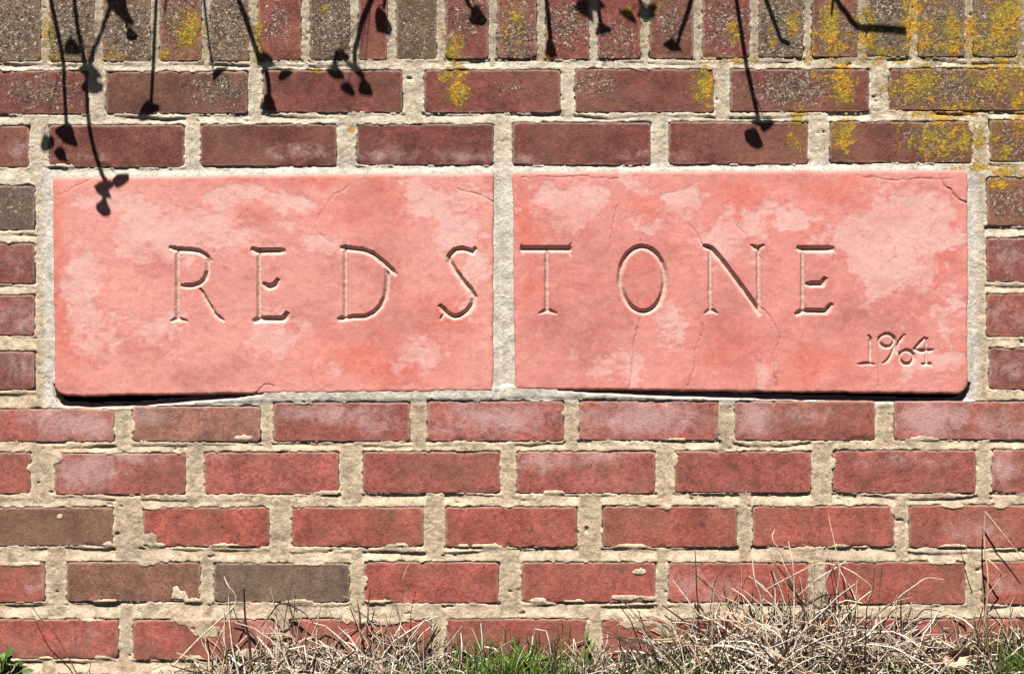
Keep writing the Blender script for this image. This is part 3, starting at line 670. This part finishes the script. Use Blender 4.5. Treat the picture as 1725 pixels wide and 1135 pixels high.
# ------------------------------------------------------------------ trailing shrub over the wall top: it stands above the picture and throws the twig and leaf shadows
def hang(u, v, d):
    d = d * 0.70
    return np.array([WX(u) - d * LX, -d, WZ(v) + d * TZ])
TW = [  # shadow line, thickness, distance from the wall
 ([(85,0),(96,50),(106,105),(108,150),(111,212)], 5.5, .235), ([(125,0),(130,45),(138,85),(145,130),(147,190),(155,240),(165,275),(176,305),(184,320)], 5.5, .26),
 ([(190,0),(183,18),(174,42),(160,75),(150,108)], 5, .30), ([(210,0),(213,45)], 4, .25), ([(262,0),(259,60),(257,120),(254,175)], 5.2, .235), ([(343,0),(350,60),(357,112)], 3.0, .28),
 ([(402,0),(420,50),(433,90),(445,112),(452,140),(453,168)], 6.2, .24), ([(625,0),(612,30),(603,60),(597,85),(597,112)], 6.6, .24), ([(648,0),(646,14)], 4.5, .23), ([(785,0),(794,16)], 4.5, .24),
 ([(920,0),(924,35),(927,68)], 6.5, .24), ([(1005,0),(1008,20),(1012,42)], 5.5, .25), ([(1078,0),(1084,12)], 6, .34), ([(1164,0),(1155,30),(1146,55),(1141,74)], 5.0, .235),
 ([(1240,0),(1248,50),(1257,110),(1268,160),(1277,200)], 6.0, .235), ([(1290,0),(1305,40),(1315,67),(1329,75)], 5.0, .24), ([(1409,0),(1425,22),(1442,43),(1480,48),(1526,53)], 6.2, .235), ([(1403,0),(1400,24)], 3.6, .26), ([(985,-30),(990,5)], 6, .34), ([(280,0),(277,20)],3,.3)]
LV = [  # leaf shadow: centre, half width, half length, lean (degrees), distance, twig
 (112,230,12,23,8,.235,0),(80,244,11,19,-20,.30,0),(102,264,9,14,10,.25,0),(174,327,11,15,10,.255,1),(187,318,5,9,-30,.26,1),(205,308,12,17,-28,.27,1),(176,359,9,20,3,.255,1),(122,84,13,19,-10,.30,1),(150,120,13,16,0,.30,1),(155,146,13,20,-12,.30,1),
 (200,14,16,17,20,.30,2),(221,62,8,15,-10,.25,3),(250,187,14,15,-20,.25,4),(368,121,11,11,-35,.28,5),(446,104,12,16,-8,.29,6),(480,127,10,11,-25,.25,6),(452,180,11,20,0,.24,6),(573,96,11,14,-15,.29,7),(564,124,12,18,5,.30,7),(600,118,15,9,20,.35,7),
 (586,152,10,12,5,.34,7),(615,152,10,19,-8,.34,7),(645,44,10,31,-16,.235,8),(804,33,11,23,-5,.25,9),(927,86,7,22,-3,.24,10),(984,18,14,17,10,.33,18),(1003,8,11,18,0,.33,11),(1015,53,9,14,-14,.245,11),(1058,28,11,11,10,.34,12),(1088,24,11,20,-10,.34,12),(1095,18,9,12,-30,.34,12),
 (1132,80,10,14,0,.24,13),(1277,206,9,10,0,.24,14),(1292,210,10,12,-30,.25,14),(1268,235,11,19,12,.24,14)]
shrub = empty('trailing_shrub', (0.0, 0.55, 0.0))
tag(shrub, 'trailing shrub behind the wall, its thin leafy twigs hanging over the top course', 'shrub')
stems = [(-0.45, 0.5), (0.05, 0.55), (0.5, 0.5)]
def curve(pts, n=5):            # Catmull-Rom through the points
    P = [np.asarray(p, float) for p in pts]; P = [2 * P[0] - P[1]] + P + [2 * P[-1] - P[-2]]; out = []
    for k in range(1, len(P) - 2):
        for j in range(n):
            t = j / n; a, b, c, d = P[k - 1], P[k], P[k + 1], P[k + 2]
            out.append(0.5 * (2 * b + (c - a) * t + (2 * a - 5 * b + 4 * c - d) * t * t + (3 * b - a - 3 * c + d) * t ** 3))
    out.append(P[-2]); return np.array(out)
for (sx, sy) in stems:
    tb = Tubes(); tb.add(curve([(sx * .3, sy + .1, -0.05), (sx * .7, sy + .02, 0.5), (sx, sy - .05, 1.0), (sx, sy - .15, 1.55)]), 0.016, 0.007, sides=8)
    tb.build('stem', M_twig, shrub)
twigs = []
for k, (pl, w, d) in enumerate(TW):
    pts = [hang(u, v, d) for (u, v) in pl]
    top = pts[0]; dirn = (pts[0] - pts[1]); dirn = dirn / np.linalg.norm(dirn)
    sx, sy = min(stems, key=lambda q: abs(q[0] - top[0]))
    lead = [np.array([sx, sy - .15, 1.53]), np.array([top[0] * .6 + sx * .4, 0.05, max(top[2] + .30, 1.66)]), top + np.array([dirn[0] * .16, 0.02, .20]), top + np.array([dirn[0] * .07, 0, .08])]
    tb = Tubes(); c = curve(lead + pts, 5); tb.add(c, 0.0032, w * S * 0.62, sides=6)
    tw = tb.build('twig', M_twig, shrub); twigs.append((tw, [hang(u, v, d) for (u, v) in pl]))
for (u, v, a, b, lean, d, k) in LV:
    ang = math.radians(lean); du, dv = -math.sin(ang), math.cos(ang)
    p0, p1 = hang(u - du * b, v - dv * b, d), hang(u + du * b, v + dv * b, d)
    L = np.linalg.norm(p1 - p0) * 1.12; sdv = np.array([-LX, -1, TZ * .4])
    tb = Tubes(); tb.leaf(p0, p1 - p0, sdv, L, a * S * 1.34, (0, 0, 0), 0.06, 0.42)
    lf = tb.build('leaf', M_leaf, twigs[k][0])
    near_ = min(twigs[k][1], key=lambda q: np.linalg.norm(q - p0))
    if np.linalg.norm(near_ - p0) > .004:
        tb = Tubes(); tb.add(curve([near_, (near_ + p0) / 2 + np.array([0, .0, .004]), p0]), 0.0007, 0.0005, sides=4); tb.build('leaf_stalk', M_twig, twigs[k][0])

# ------------------------------------------------------------------ grass at the foot of the wall
STRAWC = [alb(232, 218, 198, 1.9), alb(216, 196, 170, 1.9), alb(200, 172, 144, 1.9), alb(244, 235, 220, 1.9), alb(196, 164, 140, 1.9), alb(120, 92, 80, 1.9), alb(74, 58, 52, 1.9)]  # last two: dark brown blades, also painting in shaded gaps between pale ones
GREENC = [alb(122, 150, 58, 2.0), alb(88, 124, 40, 2.0), alb(150, 172, 84, 2.0), alb(66, 96, 34, 2.0)]
def top_v(u):                   # how high the dry grass reaches along the wall
    return np.interp(u, [-400, 0, 150, 330, 370, 420, 470, 560, 640, 700, 760, 860, 960, 1060, 1130, 1180, 1280, 1340, 1420, 1480, 1530, 1600, 1660, 1725, 2100],
                        [1080, 1140, 1150, 1125, 1070, 1020, 1005, 1045, 1005, 1035, 1075, 1060, 1055, 1078, 1018, 985, 962, 958, 972, 994, 1040, 1034, 1010, 1020, 1020])
def dens(u):
    return np.interp(u, [-400, -60, 0, 300, 350, 420, 600, 700, 900, 1050, 1120, 1200, 1450, 1540, 1725, 2100], [.5, .3, .12, .10, .5, .8, .9, .85, .7, .75, .9, 1.0, 1.0, .7, .85, .7])
def blade(u, y, length, lean, azim, droop, r, col, T, n=7):
    x = WX(u); z = float(ground_z(np.array(x), np.array(y)))
    p = np.array([x, y, z - .003]); pts = [p]; a = lean; st_ = length / (n - 1); az = azim
    for k in range(n - 1):
        dirv = np.array([math.sin(a) * math.cos(az), math.sin(a) * math.sin(az), math.cos(a)])
        p = p + dirv * st_; a += droop / (n - 1) + rnd.gauss(0, .16); az += rnd.gauss(0, .3)
        if rnd.random() < .07: a += rnd.choice([-1, 1]) * rnd.uniform(.6, 1.5)
        if p[1] > -.0025: p[1] = -.0025 - rnd.random() * .002
        pts.append(p)
    T.add(pts, r, r * .4, col, 3, .4)
straw = Tubes(); green = Tubes()
cnt = 0
while cnt < 3500:
    u = rnd.uniform(-260, 1990)
    if rnd.random() > dens(u) * (.35 + 1.1 * float(vnoise(u / 38, 4.4, 91))): continue
    y = -min(abs(rnd.gauss(0, .055)) + .004, .22)
    zt = WZ(top_v(u)); z0 = float(ground_z(np.array(WX(u)), np.array(y)))
    hgt = max(zt - z0, .018) + (-y) * .15
    length = hgt * rnd.choice([.4, .55, .7, .85, .95, 1.1, 1.2]) * rnd.uniform(.8, 1.2)
    tang = rnd.random() < .46
    lean = abs(rnd.gauss(.3, .35)) if not tang else abs(rnd.gauss(.9, .4))
    length = min(length, hgt * 1.25)
    blade(u, y, max(length, .02) * (1.15 if tang else 1), lean, rnd.choice([0, math.pi]) + rnd.gauss(0, .9), rnd.uniform(.2, 2.0), rnd.choice([.0008, .0012, .0016, .0022, .0026]) * rnd.uniform(.8, 1.2), rnd.choice(STRAWC[:4] * 2 + STRAWC + STRAWC[5:] * 2), straw)
    cnt += 1
# matted thatch lying low
for _ in range(1100):
    u = rnd.uniform(-260, 1990)
    if rnd.random() > dens(u): continue
    y = -rnd.uniform(.004, .24)
    blade(u, y, rnd.uniform(.03, .08), rnd.uniform(.7, 1.5), rnd.uniform(0, 6.28), rnd.uniform(-.2, .8), rnd.uniform(.0008, .0017), rnd.choice(STRAWC[:4] + STRAWC), straw)
tag(straw.build('dry_grass', M_straw), 'matted dry straw coloured grass along the foot of the wall', 'dry grass', kind='stuff')
GC = [(850,50,.9),(1700,40,.9),(1200,70,.7),(1380,70,.7),(1180,50,.8),(1300,60,.8),(1450,50,.8),(1660,60,1.0),(900,60,.6),(760,40,.7),(430,50,.5),(870,40,.9),(800,30,.7),(700,26,.6),(480,40,.35),(600,40,.3),(1050,40,.6),(1120,34,.6),(1250,60,.5),(1400,60,.45),(1500,40,.5),(1690,40,1.0),(1620,40,.8),(1560,30,.5),(-60,50,.4),(330,20,.4),(1800,80,.8),(960,30,.5),(1330,40,.4)]
for (cu, sp, den) in GC:
    for _ in range(int(den * (260 if cu in (850, 870, 1690, 1700, 1120, 1800) else 130))):
        u = rnd.gauss(cu, sp); y = -min(abs(rnd.gauss(.08, .06)) + .006, .24)
        z0 = float(ground_z(np.array(WX(u)), np.array(y))); h = max(WZ((1046 if cu in (850, 870, 1690, 1700, 1120, 1800) else 1082) - 26 * rnd.random()) - z0, .02) * rnd.uniform(.5, 1.0)
        blade(u, y, h, abs(rnd.gauss(.25, .3)), rnd.uniform(0, 6.28), rnd.uniform(.1, 1.2), rnd.uniform(.0009, .0017), rnd.choice(GREENC), green, 6)
tag(green.build('green_grass', M_green), 'short fresh green grass blades among the dry straw', 'grass', kind='stuff')

# leafy plants one can point to
def leafy(name, label, cat, u, y, v_top, spread, n, Lr, Wr, cols, group=None, rise=(-.1, .9)):
    z0 = float(ground_z(np.array(WX(u)), np.array(y))); root = empty(name, (WX(u), y, z0)); tag(root, label, cat, group)
    zt = WZ(v_top); st_ = Tubes()
    for k in range(n):
        f = rnd.random(); a = rnd.uniform(0, 6.28); rr = spread * S * math.sqrt(rnd.random())
        p = np.array([WX(u) + rr * math.cos(a), min(y + rr * math.sin(a) * .6, -.006), z0 + (zt - z0) * (.35 + .6 * f) * (1 - .5 * (rr / (spread * S)) ** 2)])
        st_.add(curve([(WX(u) + rr * .2 * math.cos(a), y, z0 - .004), (WX(u) + rr * .6 * math.cos(a), (y + p[1]) / 2, (z0 + p[2]) / 2), p]), .0009, .0006, cols[1], 4)
        tb = Tubes(); el = rnd.uniform(*rise)
        dv = np.array([math.cos(a) * math.cos(el), math.sin(a) * math.cos(el) * .7 - .25, math.sin(el)])
        tb.leaf(p, dv, (rnd.gauss(0, .4), -.6, .8), rnd.uniform(*Lr), rnd.uniform(*Wr), rnd.choice(cols), .2)
        tb.build('leaf', M_green, root)
    st_.build('stem', M_green, root)
    return root
leafy('leafy_weed', 'small leafy green weed at the wall foot below the thin dark stalk', 'weed', 24, -.05, 1066, 38, 60, (.010, .019), (.0045, .0075), [alb(120,150,70,2.0), alb(90,120,60,2.0), alb(150,165,90,2.0), alb(70,84,50,2.0)])
leafy('low_green_plant', 'low bright green cushion plant between two clumps of dry grass', 'plant', 868, -.05, 1066, 62, 90, (.006, .012), (.0022, .004), [alb(120,160,40,2.5), alb(100,140,36,2.5), alb(140,176,60,2.5)])
leafy('green_sprout', 'pale green sprout standing just right of the bright green cushion', 'plant', 981, -.02, 1046, 8, 5, (.022, .034), (.003, .005), [alb(176,190,120,2.5), alb(150,168,96,2.5)], rise=(1.0, 1.4))

# dry stalks one can point to: lines measured on the wall, standing a little in front of it
def stalk(label, lines, col, y0=-.02, w=2.0):
    l0 = lines[0][0]; root = empty('dry_stalk', (WX(l0[0]), y0, WZ(l0[1]))); tag(root, label, 'stalk', 'single dry stalks against the bricks')
    for k, ln in enumerate(lines):
        pts = [(WX(u) * (1 + y0 / D), y0 + .004 * math.sin(2.3 * i + k), cam_z + (WZ(v) - cam_z) * (1 + y0 / D)) for i, (u, v) in enumerate(ln)]
        tb = Tubes(); ww = w * (1 if k == 0 else .75); tb.add(curve(pts), ww * S * .55, ww * S * .25, col, 5)
        tb.build('stalk' if k == 0 else 'branch', M_straw, root)
    return root
P1, P2, P3, P4 = alb(240, 222, 196, 2.0), alb(214, 178, 150, 2.0), alb(120, 84, 70, 2.0), alb(64, 46, 40, 2.0)
stalk('tallest pale dry stalk forking at its top, before the far right joint', [[(1652,1130),(1658,1060),(1662,980),(1658,905),(1660,862)], [(1660,862),(1686,895),(1722,940)], [(1661,940),(1680,958),(1684,975),(1660,1006)]], P2, w=4.2)
stalk('thin straight pale stalk leaning left of the tallest forked stalk', [[(1640,960),(1630,930),(1619,868)]], P2, w=2.0)
stalk('thin dark stalk rising left above the small leafy weed', [[(132,1140),(95,1075),(62,1030),(33,985)]], P3, y0=-.03, w=2.0)
stalk('crooked pale stalk with a dark joint below the grey brown brick', [[(290,1122),(330,1080),(368,1044),(392,1022),(396,1003),(385,985),(376,972)], [(392,1022),(372,1065),(345,1130)]], P1, y0=-.03, w=2.8)
stalk('dark arching twig over the left clump of dry grass', [[(500,1030),(490,1020),(470,1016),(455,1035),(440,1055)], [(480,1017),(510,1030),(526,1048)]], P4, w=3.4)
stalk('pale arched blade curling right above the grass', [[(1498,1040),(1512,1010),(1538,985),(1562,974),(1590,976)]], P1, y0=-.03, w=2.0)
stalk('pale stalk with radiating side branches over the right grass mound', [[(1412,1060),(1410,1000),(1412,955),(1396,870)], [(1412,955),(1375,975),(1345,1000)], [(1412,952),(1440,965),(1468,990),(1462,1010)], [(1412,955),(1424,980),(1428,1005)], [(1405,950),(1380,948),(1350,962),(1290,990)], [(1412,950),(1434,940)]], P1, y0=-.04, w=2.4)
stalk('upright pale stalk with a curled tip at the mound top', [[(1336,1060),(1338,1000),(1334,950),(1328,912)], [(1334,950),(1312,925),(1300,905),(1306,892)], [(1337,985),(1322,955),(1312,930)]], P1, y0=-.05, w=3.2)
stalk('dark thin stalk standing left of the mound top', [[(1178,1040),(1174,1000),(1171,950),(1170,920)], [(1174,970),(1190,985),(1212,1000)]], P4, y0=-.03, w=2.4)
stalk('pale bent stalk rising left of the curled stalk', [[(1285,1060),(1282,1010),(1270,975),(1266,930)], [(1270,975),(1290,996)]], P1, y0=-.04, w=3.2)
stalk('short dark upright stalk right of the radiating stalk', [[(1480,1010),(1484,980),(1484,955)]], P3, y0=-.03, w=2.0)
stalk('hair thin pale stalk before the middle brick of the lowest clear course', [[(678,1040),(682,1000),(680,970),(690,945)]], P2, y0=-.03, w=1.8)
stalk('dark curved twig lying across the right grass mound', [[(1356,1018),(1375,1010),(1390,1000),(1420,1002),(1450,1016)], [(1400,1001),(1390,1030),(1376,1048)]], P4, y0=-.06, w=3.6)

# a dead leaf caught in the grass
def dead_leaf(u, v, y, label, w, rot):
    root = empty('dead_leaf', (WX(u), y, cam_z + (WZ(v) - cam_z) * (1 + y / D))); tag(root, label, 'leaf')
    n = 13; a = np.linspace(-1, 1, n); A, B = np.meshgrid(a, a)
    prof_ = (1 - np.abs(A) ** 1.6) ** .8 * (1 + .12 * np.sin(A * 11 + 1) * (1 - A ** 2)); X = A * w; Y = B * prof_ * w * .55
    Zc = .75 * w * (B * prof_) ** 2 + .45 * w * A ** 2 + .35 * w * A * B + .22 * w * fbm(A * 2.2, B * 2.2, 5, 3)
    c, s = math.cos(rot), math.sin(rot)
    vt = np.stack([X * c - Y * s, -Zc, X * s + Y * c], -1).reshape(-1, 3); vt2 = vt + np.array([0, .0006, 0])
    idx = np.arange(n * n).reshape(n, n); q = np.stack([idx[:-1, :-1], idx[:-1, 1:], idx[1:, 1:], idx[1:, :-1]], -1).reshape(-1, 4)
    me = mesh_np('blade', np.concatenate([vt, vt2]), np.concatenate([q, q[:, ::-1] + n * n])); cattr(me, 'blade_colour', np.tile(alb(224, 184, 158, 2.0), (2 * n * n, 1)))
    o = bpy.data.objects.new('leaf_blade', me); C.objects.link(o); me.materials.append(M_straw); o.parent = root
    tb = Tubes(); tb.add(curve([(-w * c, -.006, -w * s), (0, -.002, 0), (w * c, -.005, w * s)]), .0009, .0005, alb(150, 100, 80, 2.0), 4)
    me = mesh_np('midrib', np.concatenate(tb.v), np.concatenate(tb.q)); cattr(me, 'blade_colour', np.concatenate(tb.c)); o = bpy.data.objects.new('midrib', me); C.objects.link(o); me.materials.append(M_straw); o.parent = root
dead_leaf(1566, 1100, -.11, 'curled pale brown dead leaf lying low in the right grass', .020, .5)
